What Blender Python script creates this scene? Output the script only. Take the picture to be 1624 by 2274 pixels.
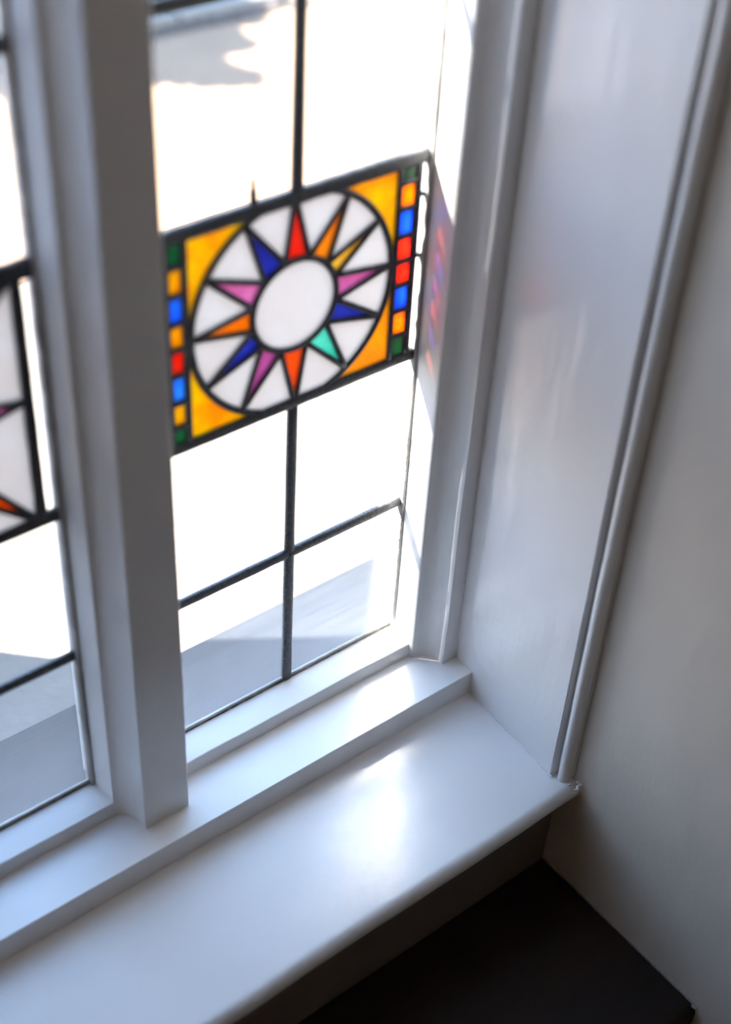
import bpy, bmesh, math, random
from mathutils import Vector, Matrix
random.seed(7)
for o in list(bpy.data.objects): bpy.data.objects.remove(o)
S = bpy.context.scene
COL = S.collection
PI = math.pi

# ------------------------------------------------------------ camera
cd = bpy.data.cameras.new('camera'); cam = bpy.data.objects.new('camera', cd); COL.objects.link(cam)
cam.location = (-0.8751, -0.9584, 1.2806)
cam.rotation_euler = (0.8657, -0.0494, -0.6669)
cd.sensor_fit = 'HORIZONTAL'; cd.sensor_width = 36.0
cd.lens = 3211.2 / 1624 * 36
cd.clip_start = 0.02; cd.clip_end = 200
cd.dof.use_dof = True; cd.dof.focus_distance = 1.70; cd.dof.aperture_fstop = 2.5
S.camera = cam

# ------------------------------------------------------------ colour management
S.view_settings.view_transform = 'Standard'; S.view_settings.look = 'None'
S.view_settings.gamma = 1.0; S.view_settings.use_curve_mapping = False
S.view_settings.exposure = 0.0

S.cycles.blur_glossy = 0.0; S.cycles.sample_clamp_indirect = 0.0; S.cycles.sample_clamp_direct = 0.0
S.cycles.caustics_reflective = True; S.cycles.max_bounces = 14; S.cycles.diffuse_bounces = 6; S.cycles.glossy_bounces = 5; S.cycles.transparent_max_bounces = 24
S.cycles.use_denoising = True

# ------------------------------------------------------------ sky
W = bpy.data.worlds.new('sky'); S.world = W; W.use_nodes = True
nt = W.node_tree; nt.nodes.clear()
wo = nt.nodes.new('ShaderNodeOutputWorld'); bg = nt.nodes.new('ShaderNodeBackground')
tc = nt.nodes.new('ShaderNodeTexCoord'); sx = nt.nodes.new('ShaderNodeSeparateXYZ')
cr = nt.nodes.new('ShaderNodeValToRGB')
cr.color_ramp.elements[0].position = 0.0; cr.color_ramp.elements[0].color = (0.96, 0.95, 0.95, 1)
cr.color_ramp.elements[1].position = 1.0; cr.color_ramp.elements[1].color = (0.27, 0.52, 1.0, 1)
e = cr.color_ramp.elements.new(0.28); e.color = (0.47, 0.70, 1.0, 1)
nt.links.new(tc.outputs['Generated'], sx.inputs[0]); nt.links.new(sx.outputs['Z'], cr.inputs[0])
nt.links.new(cr.outputs[0], bg.inputs[0]); bg.inputs[1].default_value = 6.6
nt.links.new(bg.outputs[0], wo.inputs[0])

# ------------------------------------------------------------ sun (falls steeply along the wall from outside left)
sd = bpy.data.lights.new('sun', 'SUN'); sun = bpy.data.objects.new('sun', sd); COL.objects.link(sun)
sd.energy = 76.0; sd.angle = math.radians(0.55); sd.color = (1.0, 0.95, 0.88)
sun.rotation_euler = Vector((0.0293, -0.0297, -0.0527)).to_track_quat('-Z', 'Y').to_euler()
sun.location = (-3, 3, 5)

# ------------------------------------------------------------ materials
def newmat(name):
    m = bpy.data.materials.new(name); m.use_nodes = True; t = m.node_tree; t.nodes.clear()
    return m, t, t.nodes.new('ShaderNodeOutputMaterial')
def N(t, ty, **kw):
    n = t.nodes.new(ty)
    for k, v in kw.items(): n.inputs[k].default_value = v
    return n
def coords(t, scale=(1, 1, 1)):
    g = N(t, 'ShaderNodeNewGeometry'); mp = N(t, 'ShaderNodeMapping'); mp.inputs['Scale'].default_value = scale
    t.links.new(g.outputs['Position'], mp.inputs[0]); return mp.outputs[0]
def noise(t, vec, scale, detail=3, rough=0.5):
    n = N(t, 'ShaderNodeTexNoise', Scale=scale, Detail=detail, Roughness=rough); t.links.new(vec, n.inputs['Vector']); return n.outputs['Fac']
def ramp(t, fac, p0, c0, p1, c1):
    r = N(t, 'ShaderNodeValToRGB'); a, b = r.color_ramp.elements
    a.position = p0; a.color = (*c0, 1); b.position = p1; b.color = (*c1, 1); t.links.new(fac, r.inputs[0]); return r.outputs[0]
def lin(r, g, b):
    f = lambda c: (c / 255 / 12.92) if c <= 10 else ((c / 255 + 0.055) / 1.055) ** 2.4
    return (f(r), f(g), f(b))

def paint(name, col, rough=0.25, bumps=((300, .0006),), var=0.04, stretch=(1, 1, 1), spec=0.5, coat=0.0):
    m, t, out = newmat(name); b = N(t, 'ShaderNodeBsdfPrincipled', Roughness=rough)
    b.inputs['Specular IOR Level'].default_value = spec
    b.inputs['Coat Weight'].default_value = coat; b.inputs['Coat Roughness'].default_value = rough
    v = coords(t, stretch)
    n = noise(t, v, 9, 4)
    c = ramp(t, n, .3, tuple(x * (1 - var) for x in col), .7, col); t.links.new(c, b.inputs['Base Color'])
    prev = None
    for sc, dist in bumps:
        bn = N(t, 'ShaderNodeBump', Strength=1.0, Distance=dist); nn = noise(t, v, sc, 2)
        t.links.new(nn, bn.inputs['Height'])
        if prev: t.links.new(prev, bn.inputs['Normal'])
        prev = bn.outputs[0]
    if prev:
        t.links.new(prev, b.inputs['Coat Normal' if coat else 'Normal'])
    t.links.new(b.outputs[0], out.inputs[0]); return m

M = {}
WHITE = (0.86, 0.855, 0.85)
M['gloss_sill'] = paint('white gloss paint on boards', WHITE, 0.115, ((560, .00060), (200, .00045)), 0.02, (1, 1, 1), 0.0, 1.0)
M['gloss_frame'] = paint('white gloss paint on frame', WHITE, 0.18, ((500, .00010), (50, .0005)), 0.02, (1, 1, .25))
M['gloss_reveal'] = paint('brushed white gloss paint on lining', (0.84, 0.835, 0.84), 0.22, ((260, .00018), (28, .0014)), 0.03, (1, 1, .12))
M['wall'] = paint('cream wall paint', (0.67, 0.615, 0.545), 0.6, ((160, .0004), (14, .002)), 0.04, (1, 1, .5), 0.3)
M['wall_warm'] = paint('warm cream wall paint', (0.84, 0.68, 0.50), 0.6, (), 0.05)
M['dark_panel'] = paint('dark brown painted panel', (0.22, 0.18, 0.15), 0.5, ((200, .0003),), 0.15)
M['ceiling'] = paint('white ceiling paint', (0.84, 0.76, 0.66), 0.7, ())
M['bench'] = paint('dark stained wood', (0.030, 0.017, 0.011), 0.55, ((180, .0003),), 0.45, (.15, 1, 1), 0.18)
M['floor_wood'] = paint('dark floor boards', (0.24, 0.16, 0.10), 0.5, ((120, .0005),), 0.4, (.15, 1, 1))
M['putty'] = paint('old painted putty', (0.55, 0.53, 0.50), 0.6, ((500, .0006),), 0.65)
M['caulk'] = paint('grimy caulk', (0.36, 0.33, 0.30), 0.7, ((400, .0008),), 0.5)

def lead():
    m, t, out = newmat('dull grey lead'); b = N(t, 'ShaderNodeBsdfPrincipled', Roughness=0.48, Metallic=0.35)
    v = coords(t); c = ramp(t, noise(t, v, 260, 5, .7), .35, (0.05, 0.052, 0.056), .75, (0.17, 0.175, 0.18))
    t.links.new(c, b.inputs['Base Color'])
    bn = N(t, 'ShaderNodeBump', Strength=.8, Distance=.0006); t.links.new(noise(t, v, 500, 3), bn.inputs['Height']); t.links.new(bn.outputs[0], b.inputs['Normal'])
    t.links.new(b.outputs[0], out.inputs[0]); return m
M['lead'] = lead()

def glass(name, tint, trans=1.0, dirt=0.05, tcol=None, var=None, dirt_haze_low=0.0, ior=1.45):
    """thin pane: clear/tinted transmission + diffuse light scatter (translucency) + thin mirror reflection"""
    m, t, out = newmat(name)
    tr = N(t, 'ShaderNodeBsdfTransparent'); tl = N(t, 'ShaderNodeBsdfTranslucent'); gl = N(t, 'ShaderNodeBsdfGlossy', Roughness=.03)
    df = N(t, 'ShaderNodeBsdfDiffuse')
    v = coords(t)
    c0 = tuple(x ** .5 for x in tint)      # light crosses two faces of each pane
    if var: var = tuple(x ** .5 for x in var)
    trans = trans ** .5; dirt *= .5
    if var:
        c = ramp(t, noise(t, v, 22, 2), .38, c0, .62, var)
        t.links.new(c, tr.inputs[0]); 
    else: tr.inputs[0].default_value = (*c0, 1)
    tl.inputs[0].default_value = (*(tcol or tint), 1); df.inputs[0].default_value = (*(tcol or tint), 1)
    # dirt amount
    n1 = ramp(t, noise(t, v, 34, 6, .65), .35, (0, 0, 0), .8, (1, 1, 1))
    n2 = ramp(t, noise(t, v, 900, 2, .5), .66, (0, 0, 0), .76, (1, 1, 1))
    ad = N(t, 'ShaderNodeMath'); ad.operation = 'ADD'; t.links.new(n1, ad.inputs[0])
    mu0 = N(t, 'ShaderNodeMath'); mu0.operation = 'MULTIPLY'; mu0.inputs[1].default_value = 6.0; t.links.new(n2, mu0.inputs[0]); t.links.new(mu0.outputs[0], ad.inputs[1])
    mu = N(t, 'ShaderNodeMath'); mu.operation = 'MULTIPLY_ADD'; mu.inputs[1].default_value = dirt; mu.inputs[2].default_value = (1 - trans) + dirt * .6; mu.use_clamp = True
    t.links.new(ad.outputs[0], mu.inputs[0])
    fac = mu.outputs[0]
    if dirt_haze_low:   # weather grime at foot of lowest panes, thickened to lighten the shade beyond
        g = N(t, 'ShaderNodeNewGeometry'); sp = N(t, 'ShaderNodeSeparateXYZ'); t.links.new(g.outputs['Position'], sp.inputs[0])
        mr = N(t, 'ShaderNodeMapRange'); mr.inputs[1].default_value = 0.0; mr.inputs[2].default_value = 0.22; mr.inputs[3].default_value = dirt_haze_low; mr.inputs[4].default_value = 0
        t.links.new(sp.outputs['Z'], mr.inputs[0])
        a2 = N(t, 'ShaderNodeMath'); a2.operation = 'ADD'; a2.use_clamp = True; t.links.new(fac, a2.inputs[0]); t.links.new(mr.outputs[0], a2.inputs[1]); fac = a2.outputs[0]
    mx = N(t, 'ShaderNodeMixShader'); t.links.new(fac, mx.inputs[0]); t.links.new(tr.outputs[0], mx.inputs[1])
    m3 = N(t, 'ShaderNodeMixShader', Fac=.30); t.links.new(tl.outputs[0], m3.inputs[1]); t.links.new(df.outputs[0], m3.inputs[2]); t.links.new(m3.outputs[0], mx.inputs[2])
    lw = N(t, 'ShaderNodeLayerWeight', Blend=.5); pw = N(t, 'ShaderNodeMath'); pw.operation = 'POWER'; pw.inputs[1].default_value = 5
    t.links.new(lw.outputs['Facing'], pw.inputs[0]); fr = N(t, 'ShaderNodeMath'); fr.operation = 'MULTIPLY_ADD'; fr.inputs[1].default_value = .96; fr.inputs[2].default_value = .04
    t.links.new(pw.outputs[0], fr.inputs[0]); m2 = N(t, 'ShaderNodeMixShader'); t.links.new(fr.outputs[0], m2.inputs[0])
    bn = N(t, 'ShaderNodeBump', Strength=.3, Distance=.0006); t.links.new(noise(t, v, 40, 2), bn.inputs['Height']); t.links.new(bn.outputs[0], gl.inputs['Normal'])
    t.links.new(mx.outputs[0], m2.inputs[1]); t.links.new(gl.outputs[0], m2.inputs[2]); t.links.new(m2.outputs[0], out.inputs[0]); return m
M['clear'] = glass('clear old window glass', (.97, .975, .97), 1, .028, (.9, .92, .95), dirt_haze_low=.105)
def art_glass(name, rgb, var=None, k=.26, tr=.07, rim=None):
    """coloured cathedral glass: mostly scatters the light it passes, a little is seen through directly"""
    m, t, out = newmat(name); v = coords(t)
    cols = [lin(*rgb), lin(*(var or rgb))]
    f = noise(t, v, 26, 3, .6); f2 = noise(t, v, 160, 3, .6)
    mxn = N(t, 'ShaderNodeMath'); mxn.operation = 'MULTIPLY_ADD'; mxn.inputs[1].default_value = .3; t.links.new(f2, mxn.inputs[0]); t.links.new(f, mxn.inputs[2])
    ct = ramp(t, mxn.outputs[0], .50, tuple(min(1, x) ** .5 for x in cols[0]), .78, tuple(min(1, x) ** .5 for x in cols[1]))
    cl = ramp(t, mxn.outputs[0], .50, tuple(min(1, x * k) ** .5 for x in cols[0]), .78, tuple(min(1, x * k) ** .5 for x in cols[1]))
    tp = N(t, 'ShaderNodeBsdfTransparent'); tl = N(t, 'ShaderNodeBsdfTranslucent'); gl = N(t, 'ShaderNodeBsdfGlossy', Roughness=.08)
    t.links.new(ct, tp.inputs[0]); t.links.new(cl, tl.inputs[0])
    mx = N(t, 'ShaderNodeMixShader', Fac=1 - tr ** .5); t.links.new(tp.outputs[0], mx.inputs[1]); t.links.new(tl.outputs[0], mx.inputs[2])
    bn = N(t, 'ShaderNodeBump', Strength=.5, Distance=.0006); t.links.new(noise(t, v, 120, 2), bn.inputs['Height']); t.links.new(bn.outputs[0], gl.inputs['Normal'])
    m2 = N(t, 'ShaderNodeMixShader', Fac=.03); t.links.new(mx.outputs[0], m2.inputs[1]); t.links.new(gl.outputs[0], m2.inputs[2]); t.links.new(m2.outputs[0], out.inputs[0]); return m
M['opal'] = art_glass('milky white glass', (250, 234, 220), (255, 244, 234), .225, .02)
M['orange_corner'] = art_glass('amber glass', (255, 135, 0), (255, 205, 0))
M['orange_deep'] = art_glass('deep amber glass', (255, 125, 0), (255, 155, 0))
M['orange'] = art_glass('orange glass', (255, 105, 0), (255, 135, 0))
M['bead_orange'] = art_glass('orange bead glass', (255, 135, 0), (255, 180, 5))
M['bead_orange_sunside'] = art_glass('orange bead glass darkened against sun', (255, 85, 0), (255, 115, 0))  # this and next two: right-edge copies of the beads, darkened to offset the sun
M['bead_blue_sunside'] = art_glass('blue bead glass darkened against sun', (8, 52, 225), (18, 80, 240))
M['bead_green_sunside'] = art_glass('green bead glass darkened against sun', (6, 38, 18), (12, 55, 26))
M['red'] = art_glass('red glass', (235, 22, 5), (250, 40, 15))
M['orange_red'] = art_glass('orange red glass', (250, 60, 0), (255, 85, 0))
M['blue'] = art_glass('cobalt glass', (24, 32, 140), (34, 46, 165))
M['bead_blue'] = art_glass('bright blue glass', (20, 90, 255), (45, 140, 255))
M['pink'] = art_glass('pink glass', (195, 80, 140), (230, 120, 175))
M['mauve'] = art_glass('mauve glass', (160, 55, 118), (195, 85, 150))
M['yellow'] = art_glass('yellow glass', (255, 160, 10), (255, 200, 70))
M['green'] = art_glass('sea green glass', (50, 195, 160), (95, 225, 190))
M['bead_green'] = art_glass('dark green glass', (18, 75, 38), (30, 95, 50))

def ledge_mat():
    m, t, out = newmat('weathered slate ledge'); b = N(t, 'ShaderNodeBsdfPrincipled', Roughness=0.7); b.inputs['Specular IOR Level'].default_value = .25
    v = coords(t, (.08, 1, 1)); v2 = coords(t)
    c = ramp(t, noise(t, v, 60, 5, .6), .35, (0.008, 0.010, 0.014), .7, (0.018, 0.020, 0.025))
    vl = coords(t, (.012, 1, 1)); ln = ramp(t, noise(t, vl, 150, 2, .5), .655, (1, 1, 1), .675, (.25, .25, .25))
    mm = N(t, 'ShaderNodeMix'); mm.data_type = 'RGBA'; mm.blend_type = 'MULTIPLY'; mm.inputs[0].default_value = 1
    t.links.new(c, mm.inputs[6]); t.links.new(ln, mm.inputs[7]); t.links.new(mm.outputs[2], b.inputs['Base Color'])
    bn = N(t, 'ShaderNodeBump', Strength=.6, Distance=.002); t.links.new(noise(t, v, 90, 5, .7), bn.inputs['Height']); t.links.new(bn.outputs[0], b.inputs['Normal'])
    t.links.new(b.outputs[0], out.inputs[0]); return m
M['ledge'] = ledge_mat()
def paving(name, c0, c1):
    m, t, out = newmat(name); b = N(t, 'ShaderNodeBsdfPrincipled', Roughness=0.8)
    v = coords(t); c = ramp(t, noise(t, v, 5, 6, .6), .3, c0, .7, c1); t.links.new(c, b.inputs['Base Color'])
    bn = N(t, 'ShaderNodeBump', Strength=.5, Distance=.004); t.links.new(noise(t, v, 60, 5), bn.inputs['Height']); t.links.new(bn.outputs[0], b.inputs['Normal'])
    t.links.new(b.outputs[0], out.inputs[0]); return m
M['paving'] = paving('grey paving', (0.130, 0.110, 0.090), (0.160, 0.140, 0.118))
M['shade_tint'] = paving('warm shade tint paving', (0.150, 0.090, 0.050), (0.188, 0.116, 0.067))  # warm colour chosen to cancel the blue of the tree's shade
M['render'] = paint('blue grey outside render', (0.42, 0.50, 0.64), 0.9, ((60, .003),), .1)
M['kerb'] = paint('pale kerb stone', (0.17, 0.16, 0.14), 0.85, ((80, .002),), .25)
M['soil'] = paint('brown soil', (0.04, 0.028, 0.022), 0.95, ((60, .01),), .5)
M['stone'] = paint('grey brown stone', (0.055, 0.045, 0.042), 0.85, ((60, .004),), .4)
M['leaf'] = paint('green leaves', (0.06, 0.12, 0.03), 0.5, (), .4)
M['bark'] = paint('brown bark', (0.12, 0.08, 0.05), 0.9, ((90, .006),), .4)

# ------------------------------------------------------------ mesh helpers
def link(name, bm, mat, parent=None, smooth=False, kind=None, label=None, bevel=0):
    bmesh.ops.recalc_face_normals(bm, faces=bm.faces)
    me = bpy.data.meshes.new(name); bm.to_mesh(me); bm.free()
    me.materials.append(mat if not isinstance(mat, str) else M[mat])
    if smooth:
        for p in me.polygons: p.use_smooth = True
    o = bpy.data.objects.new(name, me); COL.objects.link(o)
    if parent: o.parent = parent
    if kind: o['kind'] = kind
    if label: o['label'] = label
    if bevel:
        b = o.modifiers.new('bevel', 'BEVEL'); b.width = bevel; b.segments = 3; b.limit_method = 'ANGLE'; b.angle_limit = math.radians(30)
        for p in me.polygons: p.use_smooth = True
        w = o.modifiers.new('wn', 'WEIGHTED_NORMAL'); w.keep_sharp = True
    return o
def empty(name, loc=(0, 0, 0), parent=None):
    o = bpy.data.objects.new(name, None); o.empty_display_size = .05; COL.objects.link(o); o.location = loc
    if parent: o.parent = parent
    return o
def box(bm, x0, x1, y0, y1, z0, z1):
    v = [bm.verts.new(c) for c in ((x0, y0, z0), (x1, y0, z0), (x1, y1, z0), (x0, y1, z0), (x0, y0, z1), (x1, y0, z1), (x1, y1, z1), (x0, y1, z1))]
    for f in ((0, 3, 2, 1), (4, 5, 6, 7), (0, 1, 5, 4), (1, 2, 6, 5), (2, 3, 7, 6), (3, 0, 4, 7)): bm.faces.new([v[i] for i in f])
def prism(bm, pts, a, b, axis, n=1):
    """extrude polygon pts along axis (0: pts are (y,z); 1: (x,z); 2: (x,y)); n cuts along it"""
    def mk(p, t):
        return {0: (t, p[0], p[1]), 1: (p[0], t, p[1]), 2: (p[0], p[1], t)}[axis]
    rings = [[bm.verts.new(mk(p, a + (b - a) * i / n)) for p in pts] for i in range(n + 1)]
    k = len(pts)
    bm.faces.new(rings[0]); bm.faces.new(rings[-1][::-1])
    for i in range(n):
        for j in range(k):
            bm.faces.new((rings[i][j], rings[i + 1][j], rings[i + 1][(j + 1) % k], rings[i][(j + 1) % k]))
def arc(cx, cy, r, a0, a1, n=10):
    return [(cx + r * math.cos(math.radians(a0 + (a1 - a0) * i / n)), cy + r * math.sin(math.radians(a0 + (a1 - a0) * i / n))) for i in range(n + 1)]
def came(bm, pts, w, t=.0075, closed=False, wob=0.0):
    """lead strip following points in the (x,z) plane of the glass; domed H-lead section"""
    prof = [(-.5, -.25), (-.36, -.43), (-.15, -.5), (.15, -.5), (.36, -.43), (.5, -.25), (.5, .25), (.36, .43), (.15, .5), (-.15, .5), (-.36, .43), (-.5, .25)]
    n = len(pts); rings = []
    for i, p in enumerate(pts):
        p = Vector(p)
        a = Vector(pts[(i - 1) % n]) if (closed or i > 0) else p
        b = Vector(pts[(i + 1) % n]) if (closed or i < n - 1) else p
        d = (b - a).normalized(); nn = Vector((-d.y, d.x))
        ww = w * (1 + random.uniform(-wob, wob))
        rings.append([bm.verts.new((p.x + nn.x * u * ww, s * t, p.y + nn.y * u * ww)) for u, s in prof])
    k = len(prof)
    for i in range(n if closed else n - 1):
        A = rings[i]; B = rings[(i + 1) % n]
        for j in range(k): bm.faces.new((A[j], A[(j + 1) % k], B[(j + 1) % k], B[j]))
    if not closed: bm.faces.new(rings[0]); bm.faces.new(rings[-1][::-1])
def line(a, b, n=10):
    return [(a[0] + (b[0] - a[0]) * i / n, a[1] + (b[1] - a[1]) * i / n) for i in range(n + 1)]
def plate(name, pts, mat, parent, label=None, t=.003):
    bm = bmesh.new(); prism(bm, pts, -t / 2, t / 2, 1); return link(name, bm, mat, parent, label=label)

# ------------------------------------------------------------ measured setting (metres; x along window, y outward, z up)
ZF, ZS0, ZS1 = -0.0283, -0.0635, -0.0722        # frame sill top, window board at back / front
YF, YN, YB = -0.106, -0.2935, -0.2583           # frame sill front, nosing front, wall face under the board
XR0, XR1, XW = 0.048, 0.0423, 0.0634            # reveal lining back / front, side wall
ZBENCH, YBENCH = -0.2517, -0.5244
ZFLOOR, ZHEAD, ZCEIL = -0.72, 1.30, 1.75
XL_END = -1.65
YBACK, XLEFT = -3.2, -3.4
PITCH, LW = 0.428, 0.324                        # spacing of the lights and glass width

# ------------------------------------------------------------ room shell
def struct(name, bm, mat, parent=None, **k): return link(name, bm, mat, parent, kind='structure', **k)
bm = bmesh.new(); box(bm, XW, XW + .15, YBACK - .1, 0.02, ZFLOOR - .1, ZCEIL + .1); struct('wall_right', bm, 'wall')
bm = bmesh.new(); box(bm, XLEFT - .15, XLEFT, YBACK, YB, ZFLOOR, ZCEIL); struct('wall_left', bm, 'wall_warm')
bm = bmesh.new(); box(bm, XLEFT - .15, XW, YBACK - .15, YBACK, ZFLOOR, ZCEIL); struct('wall_back', bm, 'wall_warm')
bm = bmesh.new(); box(bm, XLEFT - .15, XW, YBACK - .15, YB, ZFLOOR - .1, ZFLOOR); struct('floor', bm, 'floor_wood')
bm = bmesh.new(); box(bm, XLEFT - .15, XW, YBACK - .15, 0.04, ZCEIL, ZCEIL + .1); struct('ceiling', bm, 'ceiling')
bm = bmesh.new()
box(bm, XLEFT - .15, XL_END, YB, 0.03, ZFLOOR, ZCEIL)              # left of the window
box(bm, XL_END, XW, YB, 0.03, ZHEAD, ZCEIL)                        # above
struct('wall_front', bm, 'wall')
bm = bmesh.new(); box(bm, XL_END, XW, YB, -0.004, ZFLOOR, ZS0 - .041); struct('wall_below_window', bm, 'dark_panel')

# ------------------------------------------------------------ window_1 : frame, mullions, board
win = empty('window_1', (-.16, -.1, ZS0)); win['kind'] = 'structure'
inv = Matrix.Translation(win.location).inverted()
def wpart(name, bm, mat, **k):
    bmesh.ops.transform(bm, matrix=inv, verts=bm.verts); return link(name, bm, mat, win, **k)
# bottom rails: one under each light, sloped glazing face then a small step
for i in range(4):
    x1 = -i * PITCH + .0078; x0 = -i * PITCH - LW - .0078
    bm = bmesh.new()
    prism(bm, [(0.0025, -.0005), (-.0355, -.0068), (-.0366, -.0072), (-.0372, -.0082), (-.0372, ZF - .004), (.0025, ZF - .004)], x0 - .004, x1 + .004, 0, 30)
    for v in bm.verts:
        if abs(v.co.z + .0072) < .0012: v.co.z += .0004 * math.sin(v.co.x * 40) ; v.co.y += .0003 * math.sin(v.co.x * 57)
    wpart('bottom_rail', bm, 'gloss_sill', smooth=False)
# frame sill
bm = bmesh.new(); r = .0012
prism(bm, [(0.03, ZF + .0)] + arc(YF + r, ZF - r, r, 90, 180, 4) + [(YF, ZS0 - .02), (0.03, ZS0 - .02)], XL_END, XR0 + .004, 0, 1)
wpart('frame_sill', bm, 'gloss_sill')
# mullions
def mullion(xc):
    h = .0278; f = .0481      # half widths of the front face / at the back of the splay
    L = [(-.048, .0045), (-.052, .0025), (-.052, .0), (-f + .0016, -.0365)] + [(-f + .0016 + (f - h - .0022) * math.sin(q * PI / 20), -.0372 - .0350 * (1 - math.cos(q * PI / 20))) for q in range(11)] + [(-h + .0006, -.0731)]
    R = [(-a, b) for a, b in L][::-1]
    Lo = L; pts = [(-.046, .03)] + Lo + R + [(.046, .03)]
    bm = bmesh.new(); prism(bm, [(xc + a, b) for a, b in pts], ZF - .001, ZHEAD + .02, 2, 40); return bm
for i in range(1, 4):
    bm = mullion(-.376 - (i - 1) * PITCH); wpart('mullion', bm, 'gloss_frame', bevel=.0009)
# jamb against the right reveal
pts = [(XR0 + .003, .03), (.004, .03), (.004, .0045), (0, 0), (.0006, -.0400), (.0022, -.0428), (.0070, -.0441)] + [(.0074 + .0193 * math.sin(q * PI / 20), -.0444 - .0292 * (1 - math.cos(q * PI / 20))) for q in range(11)] + [(.0278, -.0739), (XR0 + .003, -.0739)]
bm = bmesh.new(); prism(bm, pts, ZF - .001, ZHEAD + .02, 2, 60)
for v in bm.verts:
    if v.co.y < -.05 and v.co.x < .04: v.co.x += .0004 * math.sin(v.co.z * 23)
wpart('jamb', bm, 'gloss_frame', bevel=.0010)
# far left jamb and head (beyond the picture)
bm = bmesh.new(); box(bm, XL_END - .02, XL_END + .045, -.074, .03, ZF, ZHEAD + .02); wpart('jamb', bm, 'gloss_frame')
bm = bmesh.new(); box(bm, XL_END, XR0, -.074, .03, ZHEAD - .02, ZHEAD + .03); wpart('head_rail', bm, 'gloss_frame')
# panes of the two lights that are outside the picture
for i in (2, 3):
    x1 = -i * PITCH
    for a, b in ((0, .2017), (.2017, .409), (.409, .6407), (.6407, .8439), (.8439, 1.28)):
        bm = bmesh.new(); box(bm, x1 - LW, x1, -.0015, .0015, a, b); wpart('pane', bm, 'clear')
# window board with rounded nosing
bm = bmesh.new(); th = .030; r = th / 2
zz = ZS1
pf = [(YF + .006, ZS0), (YN + r + .010, zz), (YN + r, zz - .0012)] + arc(YN + r, zz - r, r - .0008, 90, 270, 12)[1:] + [(YB - .006, zz - th), (YF + .006, zz - th)]
prism(bm, pf, XL_END, XW - .0005, 0, 160)
for v in bm.verts:      # hand-worn nosing: slight waviness
    if v.co.y < YN + .02: v.co.y += .0008 * math.sin(v.co.x * 21 + 1) + .0002 * math.sin(v.co.x * 67); v.co.z += .0006 * math.sin(v.co.x * 33)
o = wpart('window_board', bm, 'gloss_sill', smooth=True)
es = o.modifiers.new('es', 'EDGE_SPLIT'); es.split_angle = math.radians(40)

# ------------------------------------------------------------ reveal lining with beaded edge
tr = empty('trim_1', (XR1, -.18, ZS0)); tr['kind'] = 'structure'
inv2 = Matrix.Translation(tr.location).inverted()
def tpart(name, bm, mat, **k):
    bmesh.ops.transform(bm, matrix=inv2, verts=bm.verts); return link(name, bm, mat, tr, **k)
bm = bmesh.new()
pts = [(XW, -.02), (XR0 + .0005, -.02), (XR0, -.074), (XR1, -.2592), (XR1 + .0012, -.2605), (XW, -.2605)]
prism(bm, pts, ZS1 - .003, ZHEAD + .02, 2, 60)
for v in bm.verts:
    if -.1 > v.co.y > -.262 and v.co.x < .05: v.co.x += .0007 * math.sin(v.co.z * 9) + .0003 * math.sin(v.co.z * 31)
tpart('reveal_lining', bm, 'gloss_reveal')
bm = bmesh.new()
cx, cy, rr = .0520, -.2718, .0068
pts = [(XW, -.2600), (.0535, -.2600), (.0535, -.2650), (.0490, -.2652)] + arc(cx, cy, rr, 112, 270, 16) + [(.0590, -.2786), (.0596, -.2772), (.0602, -.2772), (.0608, -.2790), (XW, -.2790)]
prism(bm, pts, ZS1 + .0002, ZHEAD + .02, 2, 80)
for v in bm.verts: v.co.x += .0002 * math.sin(v.co.z * 47)
o = tpart('bead_moulding', bm, 'gloss_reveal', smooth=True)
es = o.modifiers.new('es', 'EDGE_SPLIT'); es.split_angle = math.radians(38)
# paint-filled joint where lining meets the board
bm = bmesh.new()
for i in range(60):
    y = -.108 - i * .0026; x = XR0 + (XR1 - XR0) * (y + .074) / (-.185)
    z = ZS0 + (ZS1 - ZS0) * (y - YF) / (YN - YF)
    s = random.uniform(.0006, .0016)
    bmesh.ops.create_icosphere(bm, subdivisions=1, radius=s, matrix=Matrix.Translation((x - .0002, y, z + .0003)) @ Matrix.Diagonal((1, 2.2, .8, 1)))
tpart('caulk_joint', bm, 'gloss_reveal', smooth=True)
bm = bmesh.new()
for i in range(110):
    y = -.0735 ; z = ZF + i * .008 + random.uniform(-.003, .003)
    bmesh.ops.create_icosphere(bm, subdivisions=1, radius=random.uniform(.0006, .0018), matrix=Matrix.Translation((XR0 - .0002, y - .0004, z)) @ Matrix.Diagonal((.7, .7, 2.2, 1)))
tpart('caulk_joint', bm, 'gloss_reveal', smooth=True)
# crumbled filler at the foot of the bead
bm = bmesh.new()
for i in range(26):
    bmesh.ops.create_icosphere(bm, subdivisions=2, radius=random.uniform(.0008, .0026), matrix=Matrix.Translation((random.uniform(.050, .0625), random.uniform(-.2945, -.262), ZS1 + random.uniform(-.001, .0015))) @ Matrix.Diagonal((1.3, 1.3, .8, 1)))
tpart('cracked_filler', bm, 'gloss_reveal', smooth=True)

# dark wooden casing on the side wall at the lower right corner
bm = bmesh.new(); box(bm, XW - .018, XW + .001, -.66, -.578, ZFLOOR, 1.30); struct('trim_2', bm, 'bench', bevel=.003)
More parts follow.
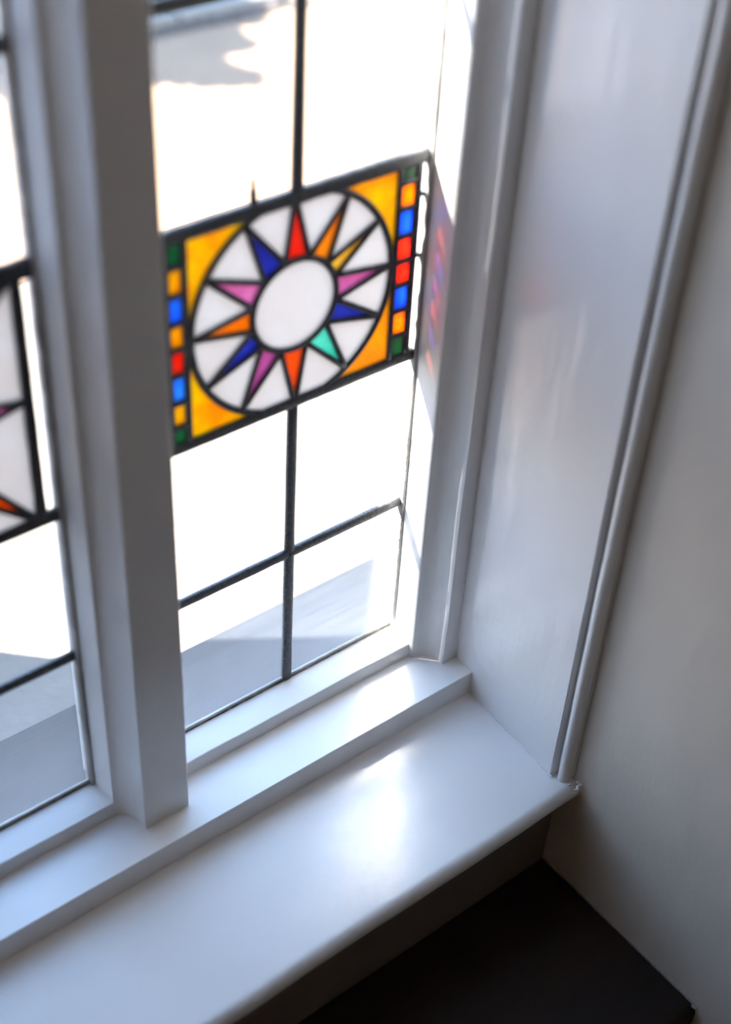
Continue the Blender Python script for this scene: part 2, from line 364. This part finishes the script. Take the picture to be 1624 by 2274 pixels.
# caulk along wall and bench
# ------------------------------------------------------------ dark bench below the window
bench = empty('wooden_bench', (-.8, -.40, ZFLOOR)); bench['label'] = 'dark stained wooden bench seat fitted in the corner below the white window board'; bench['category'] = 'bench'
invb = Matrix.Translation(bench.location).inverted()
def bpart(name, bm, mat, **k):
    bmesh.ops.transform(bm, matrix=invb, verts=bm.verts); return link(name, bm, mat, bench, **k)
bm = bmesh.new(); r = .012
pf = [(YB - .001, ZBENCH), (YBENCH + r, ZBENCH)] + arc(YBENCH + r, ZBENCH - r, r, 90, 180, 6)[1:] + [(YBENCH, ZBENCH - .030), (YB - .001, ZBENCH - .030)]
prism(bm, pf, XL_END, XW - .0015, 0, 1); bpart('seat_board', bm, 'bench')
bm = bmesh.new(); box(bm, XL_END, XW - .002, YBENCH + .035, YBENCH + .055, ZFLOOR, ZBENCH - .0302); bpart('front_panel', bm, 'bench')
bm = bmesh.new()
pts = []
for i in range(90):
    y = YB - .006 - i * (abs(YBENCH - YB) - .010) / 89
    bmesh.ops.create_icosphere(bm, subdivisions=1, radius=random.uniform(.0010, .0017), matrix=Matrix.Translation((XW - .0012, y, ZBENCH + .0006)) @ Matrix.Diagonal((1, 2.2, .7, 1)))
for i in range(7):
    bmesh.ops.create_icosphere(bm, subdivisions=2, radius=random.uniform(.0012, .0024), matrix=Matrix.Translation((XW - .003, YBENCH + .004 + random.uniform(-.003, .004), ZBENCH + random.uniform(-.001, .001))) @ Matrix.Diagonal((1, 1, .6, 1)))
bpart('filler_bead', bm, 'caulk', smooth=True, label='pale cracked filler line along the wall')

# ------------------------------------------------------------ leaded lights
LEADW, LBAR = .0125, .0125
Z1, Z2, Z3, ZB = .409, .6407, .8439, .2017
def light(i, label, group=None):
    x1 = -i * PITCH; root = empty('leaded_light', (x1 - LW / 2, 0, 0))
    root['label'] = label; root['category'] = 'stained glass window'
    iv = Matrix.Translation(root.location).inverted()
    return root, iv
class Lt:
    def __init__(s, root, iv): s.root, s.iv = root, iv
    def part(s, name, bm, mat, parent=None, **k):
        bmesh.ops.transform(bm, matrix=s.iv, verts=bm.verts); o = link(name, bm, mat, s.root if parent is None else parent, **k); return o
    def pane(s, pts, mat='clear', name='clear_pane', parent=None, label=None, t=.003):
        bm = bmesh.new(); prism(bm, pts, -t / 2, t / 2, 1); return s.part(name, bm, mat, parent, label=label)
    def came(s, a, b, w=LEADW, t=.0075, name='lead_came', parent=None, n=14):
        bm = bmesh.new(); came(bm, line(a, b, n), w, t, wob=.06); return s.part(name, bm, 'lead', parent, smooth=True)
def rect(x0, x1, z0, z1): return [(x0, z0), (x1, z0), (x1, z1), (x0, z1)]

def common(L, x1, xc, zb, z1, z2, z3, px0, px1):
    """clear panes, bars and centre cames; px0/px1: edges of the coloured panel"""
    x0 = x1 - LW
    for a, b in ((0, zb), (zb, z1), (z2, z3), (z3, 1.06), (1.06, 1.279)):
        L.pane(rect(x0, xc, a, b)); L.pane(rect(xc, x1, a, b))
    L.pane(rect(x0, px0, z1, z2)); L.pane(rect(px1, x1, z1, z2))
    L.came((xc - .0012, .0), (xc, z1), LEADW); L.came((xc, z2), (xc + .0010, 1.279), LEADW)
    for z, w in ((zb, LBAR), (z3, .0135), (1.06, .0135)): L.came((x0, z), (x1, z), w)
    # thin edge lead round the glass
    bm = bmesh.new(); came(bm, line((x1 - .0010, 0), (x1 - .0010, 1.279), 160), .0052, .015, wob=.25); L.part('edge_putty', bm, 'putty', smooth=True)
    bm = bmesh.new(); came(bm, line((x0, .0022), (x1, .0022), 90), .0050, .0042, wob=.12); L.part('edge_putty', bm, 'putty', smooth=True)
    bm = bmesh.new(); came(bm, line((x0, .0002), (x1, .0002), 120), .0022, .0050, wob=.55); L.part('edge_putty', bm, 'grime', smooth=True, label='brown grimy putty line at the foot of the glass')
def grime():
    m, t, out = newmat('brown grime'); b = N(t, 'ShaderNodeBsdfPrincipled', Roughness=0.8)
    v = coords(t, (.35, 1, 1)); c = ramp(t, noise(t, v, 260, 6, .75), .44, (0.04, 0.03, 0.022), .66, (0.35, 0.32, 0.27)); t.links.new(c, b.inputs['Base Color']); t.links.new(b.outputs[0], out.inputs[0]); return m
M['grime'] = grime()

# ---- right light with the sunburst roundel
root, iv = light(0, 'leaded window light with a round sunburst in a multicoloured panel, right of the mullion')
L = Lt(root, iv)
xc = -.1605
PX0, PX1 = -.3100, -.0100
common(L, 0, xc, ZB, Z1, Z2, Z3, PX0, PX1)
CX, CZ, RO, RI = -.1612, .5249, .1206, .0500
bm = bmesh.new()
LB, RB = -.2850, -.0378
came(bm, line((-.324, Z2), (0, Z2), 30), .0150, .009, wob=.05)                      # top bar
came(bm, line((-.324, Z1), (0, Z1), 30), .0140, .009, wob=.05)                      # bottom bar
came(bm, line((PX0 + .004, Z1), (PX0 + .004, Z2), 16), .0100, .008, wob=.08)
came(bm, line((-.0137, Z1), (-.0137, Z2), 16), .0095, .008, wob=.05)
came(bm, line((LB - .0005, Z1), (LB, Z2), 16), .0075, .008, wob=.06)
came(bm, line((RB + .0012, Z1), (RB, Z2), 16), .0070, .008, wob=.06)
circ = lambda r, n: [(CX + r * math.cos(2 * PI * k / n), CZ + r * math.sin(2 * PI * k / n)) for k in range(n)]
came(bm, circ(RO - .0015, 72), .0072, .008, True, .04)
came(bm, circ(RI, 48), .0070, .008, True, .04)
tips = [91, 59, 32, 3, -25, -56, -89, -122, -151, -181, -211, -241]      # ray tips on the outer ring
junc = [104, 72, 42, 19.5, -12.5, -41, -73.5, -108, -139.5, -166, -195, -226]  # feet between the rays (feet k and k+1 hold tip k)
junc.append(junc[0] - 360)
pol = lambda a, r: (CX + r * math.cos(math.radians(a)), CZ + r * math.sin(math.radians(a)))
for k in range(12):
    for j in (k, k + 1):
        came(bm, line(pol(junc[j], RI + .001), pol(tips[k], RO - .001), 6), .0058, .0078, wob=.05)
# small solder ties across the narrow clear strip
for z in (.5995, .5308): came(bm, line((-.0137, z), (.001, z - .0012), 3), .0048, .006)
# beads: short cames between coloured border squares
bl = [.6235, .596, .5648, .5367, .51, .4787, .4479, .4218]
br = [.6288, .6062, .5732, .5437, .5157, .488, .455, .427]
xl0, xl1 = PX0 + .004, LB; xr0, xr1 = RB, -.0137
for col, (a, b) in ((bl, (xl0, xl1)), (br, (xr0, xr1))):
    for k in range(7):
        z = (col[k] + col[k + 1]) / 2; came(bm, line((a, z), (b, z + random.uniform(-.001, .001)), 3), .0066, .008)
panel = L.part('stained_glass_panel', bm, 'lead', smooth=True, label='lead lattice of the round sunburst panel')
P = lambda pts, mat, name, label: L.pane(pts, mat, name, panel, label, .004)
P(circ(RI, 48), 'opal', 'glass_disc', 'milky white round centre glass')
rc = [('red', 'red glass ray at the top'), ('orange', 'orange glass ray, upper right'), ('yellow', 'yellow glass ray, upper right'), ('pink', 'pink glass ray on the right'), ('blue', 'dark blue glass ray on the right'), ('green', 'sea green glass ray, lower right'), ('orange_red', 'orange red glass ray at the bottom'), ('mauve', 'mauve glass ray, lower left'), ('blue', 'dark blue glass ray, lower left'), ('orange', 'orange glass ray on the left'), ('pink', 'pink glass ray on the left'), ('blue', 'dark blue glass ray, upper left')]
for k in range(12):
    a0, a1 = junc[k], junc[k + 1]
    base = [pol(a0 + (a1 - a0) * q / 4, RI) for q in range(5)]
    P(base + [pol(tips[k], RO)], rc[k][0], 'glass_ray', rc[k][1])
    t0, t1 = tips[k], (tips[k + 1] if k < 11 else tips[0] - 360)
    out = [pol(t0 + (t1 - t0) * q / 6, RO - .001) for q in range(7)]
    P([pol(junc[k + 1], RI)] + out, 'opal', 'glass_petal', None)
for nm, sx_, sz_, mt, lb in (('TL', -1, 1, 'orange_corner', 'amber yellow glass corner, upper left'), ('TR', 1, 1, 'orange_corner', 'amber yellow glass corner, upper right'), ('BL', -1, -1, 'orange_corner', 'amber glass corner, lower left'), ('BR', 1, -1, 'orange_deep', 'deep amber glass corner, lower right')):
    X = LB if sx_ < 0 else RB; Z = Z2 if sz_ > 0 else Z1
    a0, a1 = {(-1, 1): (178, 92), (1, 1): (2, 88), (-1, -1): (182, 268), (1, -1): (-2, -88)}[(sx_, sz_)]
    arcp = []
    for q in range(15):
        x, z = pol(a0 + (a1 - a0) * q / 14, RO)
        x = max(x, LB) if sx_ < 0 else min(x, RB); z = min(z, Z2) if sz_ > 0 else max(z, Z1)
        arcp.append((x, z + (.0002 if 0 else 0)))
    # drop duplicates lying on the bars
    pts = [(X, Z)]
    for p in arcp:
        if abs(p[0] - X) < 1e-5 and abs(p[1] - Z) < 1e-5: continue
        if not pts or (abs(p[0] - pts[-1][0]) + abs(p[1] - pts[-1][1]) > 5e-4): pts.append(p)
    P(pts, mt, 'glass_corner', lb)
bc_l = ['bead_green', 'bead_orange', 'bead_blue', 'bead_orange', 'red', 'bead_blue', 'bead_orange', 'bead_green']
bc_r = ['bead_green_sunside', 'bead_orange_sunside', 'bead_blue_sunside', 'red', 'red', 'bead_blue_sunside', 'bead_orange_sunside', 'bead_green_sunside']
nice = {'bead_green': 'dark green', 'bead_orange': 'orange', 'bead_blue': 'bright blue', 'red': 'red', 'bead_green_sunside': 'dark green', 'bead_orange_sunside': 'orange', 'bead_blue_sunside': 'bright blue'}
for side, col, cols, (a, b) in (('left', bl, bc_l, (xl0, xl1)), ('right', br, bc_r, (xr0, xr1))):
    for k in range(8):
        zt = Z2 if k == 0 else (col[k - 1] + col[k]) / 2; zb_ = Z1 if k == 7 else (col[k] + col[k + 1]) / 2
        P(rect(a, b, zb_, zt), cols[k], 'border_glass', '%s border glass on the %s edge' % (nice[cols[k]], side))
# fine copper tie standing up from the panel top
bm = bmesh.new(); limb_ = [(-.2085, Z2), (-.2088, Z2 + .012), (-.2090, Z2 + .020)]; came(bm, limb_, .0068, .006); came(bm, [(-.2089, Z2 + .018), (-.2091, Z2 + .031)], .0042, .004)
L.part('wire_tie', bm, 'lead', smooth=True)

# ---- left light with the rectangular starburst
root, iv = light(1, 'leaded window light with a cut-off starburst and one red ray, left of the mullion')
L = Lt(root, iv)
x1 = -PITCH; xc = x1 - LW / 2
QX0, QX1, QZ1, QZ2 = x1 - LW + .022, -.4480, .3905, .6550
common(L, x1, xc, .2017, QZ1, QZ2, .8430, QX0, QX1)
bm = bmesh.new()
came(bm, line((x1 - LW, QZ2), (x1, QZ2 + .001), 30), .0190, .009, wob=.05)
came(bm, line((x1 - LW, QZ1), (x1, QZ1 + .001), 30), .0150, .009, wob=.05)
came(bm, line((QX1, QZ1), (QX1 + .002, QZ2), 16), .0115, .009, wob=.05)
came(bm, line((QX0, QZ1), (QX0, QZ2), 16), .0115, .009, wob=.05)
CX2, CZ2 = (QX0 + QX1) / 2, .5285
R2 = .052
HX, HZt, HZb = (QX1 - QX0) / 2, QZ2 - CZ2, CZ2 - QZ1
def hit(a):
    c, s = math.cos(math.radians(a)), math.sin(math.radians(a)); k = HX / abs(c) if abs(c) > 1e-6 else 9
    hz = HZt if s > 0 else HZb
    k = min(k, hz / abs(s) if abs(s) > 1e-6 else 9); return (CX2 + c * k, CZ2 + s * k)
p2 = lambda a, r: (CX2 + r * math.cos(math.radians(a)), CZ2 + r * math.sin(math.radians(a)))
ca = math.degrees(math.atan2(HZt, HX)); cb = math.degrees(math.atan2(HZb, HX))
T2 = [90, 66, ca, 0, -cb, -66, -90, -114, -180 + cb, -180, -180 - ca, -246]
J2 = [(T2[i - 1] + T2[i]) / 2 if i else 102 for i in range(12)] + [-258]
c2 = lambda r, n: [(CX2 + r * math.cos(2 * PI * k / n), CZ2 + r * math.sin(2 * PI * k / n)) for k in range(n)]
came(bm, c2(R2, 48), .0065, .008, True, .04)
for k in range(12):
    for j in (k, k + 1): came(bm, line(p2(J2[j], R2), hit(T2[k]), 6), .0058, .0078, wob=.05)
panel = L.part('stained_glass_panel', bm, 'lead', smooth=True, label='lead lattice of the rectangular starburst panel')
P = lambda pts, mat, name, label: L.pane(pts, mat, name, panel, label, .004)
P(c2(R2, 48), 'opal', 'glass_disc', None)
rc2 = ['red', 'yellow', 'blue', 'pink', 'orange_red', 'green', 'orange', 'mauve', 'orange_red', 'blue', 'pink', 'yellow']
cn = {0: None}
corner = {2: (QX1, QZ2), 4: (QX1, QZ1), 8: (QX0, QZ1), 10: (QX0, QZ2)}
for k in range(12):
    base = [p2(J2[k] + (J2[k + 1] - J2[k]) * q / 4, R2) for q in range(5)]
    P(base + [hit(T2[k])], rc2[k], 'glass_ray', 'orange red glass ray pointing to the lower right corner' if k == 4 else None)
    P([p2(J2[k + 1], R2), hit(T2[k]), hit(T2[k + 1] if k < 11 else T2[0] - 360)], 'opal', 'glass_petal', None)

# ------------------------------------------------------------ outside
bm = bmesh.new()
prism(bm, [(.004, -.006), (.150, -.050), (.152, -.054), (.152, -.12), (.004, -.12)], -2.2, .6, 0, 1); struct('ledge_outside', bm, 'ledge')
bm = bmesh.new(); box(bm, -14, 14, .03, 24, -.30, -.12); struct('ground', bm, 'paving')
bm = bmesh.new(); box(bm, -6, 8, 1.15, 1.97, -.13, -.117); struct('shade_tint_strip', bm, 'shade_tint')  # added strip: its colour warms the tree shade falling here
bm = bmesh.new(); box(bm, -3.0, -.8195, .6, .8, -.14, 3.5); struct('wall_sun_blocker', bm, 'render')  # unseen, placed and sized to block sun and sky; blue to cool the shade
bm = bmesh.new(); box(bm, XW + .15, 3.0, -.2, .03, -.3, 3.2); box(bm, -5, XLEFT - .15, -.2, .03, -.3, 3.2); box(bm, -5, 3, -.2, .03, ZCEIL + .1, 3.2); struct('wall_facade', bm, 'render')
# kerb edge of the planting bed and stones
def at_ground(x, y): return (x, y, -.12)
import mathutils
kd = Vector((1, -.04, 0)).normalized()
def kpt(s, o): 
    p = Vector((1.02, 1.985, -.12)) + kd * s + Vector((-kd.y, kd.x, 0)) * o; return p
for i in range(7):
    s0 = -1.05 + i * .33; bm = bmesh.new()
    box(bm, 0, .325, 0, .07, 0, .03)
    for v in bm.verts: v.co.x += random.uniform(-.004, .004); v.co.z += random.uniform(-.004, .004)
    o = link('kerb_stone', bm, 'kerb', bevel=.008)
    o.location = kpt(s0, .0); o.rotation_euler = (0, 0, math.atan2(kd.y, kd.x))
    if i in (0, 1, 4, 5, 6): bpy.data.objects.remove(o); continue
    o['label'] = 'pale kerb stone outside at the window top, %s one of the two' % ('left' if i == 2 else 'right'); o['category'] = 'kerb stone'; o['group'] = 'kerb stones of the planting bed outside'
bm = bmesh.new(); prism(bm, [tuple(kpt(-1.2, -.05).xy), tuple(kpt(.9, -.05).xy), tuple(kpt(.9, -.012).xy), tuple(kpt(-1.2, -.012).xy)], -.122, -.116, 2); struct('soil_strip', bm, 'soil')
bm = bmesh.new(); prism(bm, [tuple(kpt(-1.2, .09).xy), tuple(kpt(1.4, .09).xy), tuple(kpt(1.4, 1.2).xy), tuple(kpt(-1.2, 1.2).xy)], -.125, -.095, 2); struct('planting_bed', bm, 'soil')

for i in range(9):        # small stones lying along the kerb
    bm = bmesh.new(); bmesh.ops.create_icosphere(bm, subdivisions=3, radius=1)
    ph = [random.uniform(0, 6) for _ in range(4)]
    for v in bm.verts:
        c = v.co; k = 1 + .16 * math.sin(2.3 * c.x + ph[0]) + .12 * math.sin(3.1 * c.y + ph[1]) + .1 * math.sin(4 * c.z + ph[2])
        v.co = Vector((c.x * .017 * k, c.y * .012 * k, c.z * .010 * k))
    o = link('stone', bm, 'stone', smooth=True); o.location = (.93 + i * .036, 1.963 + random.uniform(-.012, .006), -.112); o.rotation_euler = (0, 0, random.uniform(0, 3)); o.scale = (random.uniform(.8, 1.25),) * 3
    o['label'] = 'small dark stone lying along the foot of the pale kerb outside'; o['category'] = 'stone'; o['group'] = 'dark stones along the kerb outside'

# tree beyond the left edge of the picture: throws the leafy shadow on the paving
SUN = -Vector((0.0293, -0.0297, -0.0527)).normalized()
tree = empty('tree', (-.55, 3.15, -.12)); tree['label'] = 'leafy tree outside whose shadow falls on the sunlit paving'; tree['category'] = 'tree'
it = Matrix.Translation(tree.location).inverted()
bm = bmesh.new()
shade = []
rnd = random.Random(11)
def blob(gx, gy, r, t, n):
    c = Vector((gx, gy, -.12)) + SUN * t
    for _ in range(n):
        d = Vector((rnd.gauss(0, 1), rnd.gauss(0, 1), rnd.gauss(0, 1))).normalized() * r * rnd.random() ** .45
        p = c + d; s = rnd.uniform(.022, .038)
        q = Vector((rnd.gauss(0, 1), rnd.gauss(0, 1), rnd.gauss(0, 1) + .6)).normalized().to_track_quat('Z', 'Y').to_matrix()
        vs = [bm.verts.new(p + q @ Vector(v)) for v in ((-s, 0, 0), (-s * .3, s * .5, s * .1), (s, 0, 0), (-s * .3, -s * .5, s * .1))]
        bm.faces.new(vs)
for gx, gy, r in [(.72, 1.86, .12), (.84, 1.74, .085), (.90, 1.665, .055), (.62, 1.87, .11), (.52, 1.93, .13), (.80, 1.90, .11), (.93, 1.86, .075), (1.00, 1.83, .05), (.97, 1.94, .09), (1.09, 1.98, .08), (.85, 2.03, .14), (.66, 2.07, .16), (.42, 2.02, .16), (1.02, 2.12, .14), (.78, 2.22, .18), (.50, 2.25, .18), (.30, 2.1, .18), (.22, 2.35, .2), (1.0, 2.35, .2), (.6, 2.5, .22)]:
    blob(gx, gy, r, 1.9 + rnd.uniform(-.15, .25), int(5200 * r))
bmesh.ops.transform(bm, matrix=it, verts=bm.verts); link('foliage', bm, 'leaf', tree)
bm = bmesh.new()
def limb(a, b, ra, rb, n=8):
    a, b = Vector(a), Vector(b); q = (b - a).to_track_quat('Z', 'Y').to_matrix()
    A = [bm.verts.new(a + q @ Vector((ra * math.cos(2 * PI * k / n), ra * math.sin(2 * PI * k / n), 0))) for k in range(n)]
    B = [bm.verts.new(b + q @ Vector((rb * math.cos(2 * PI * k / n), rb * math.sin(2 * PI * k / n), 0))) for k in range(n)]
    bm.faces.new(A[::-1]); bm.faces.new(B)
    for k in range(n): bm.faces.new((A[k], A[(k + 1) % n], B[(k + 1) % n], B[k]))
limb((0, 0, 0), (.06, -.06, .75), .06, .045); limb((.06, -.06, .75), (.30, -.25, 1.45), .045, .02); limb((.06, -.06, .75), (-.05, .0, 1.6), .04, .015); limb((.15, -.14, 1.0), (.55, -.50, 1.45), .028, .01)
link('trunk', bm, 'bark', tree, smooth=True)
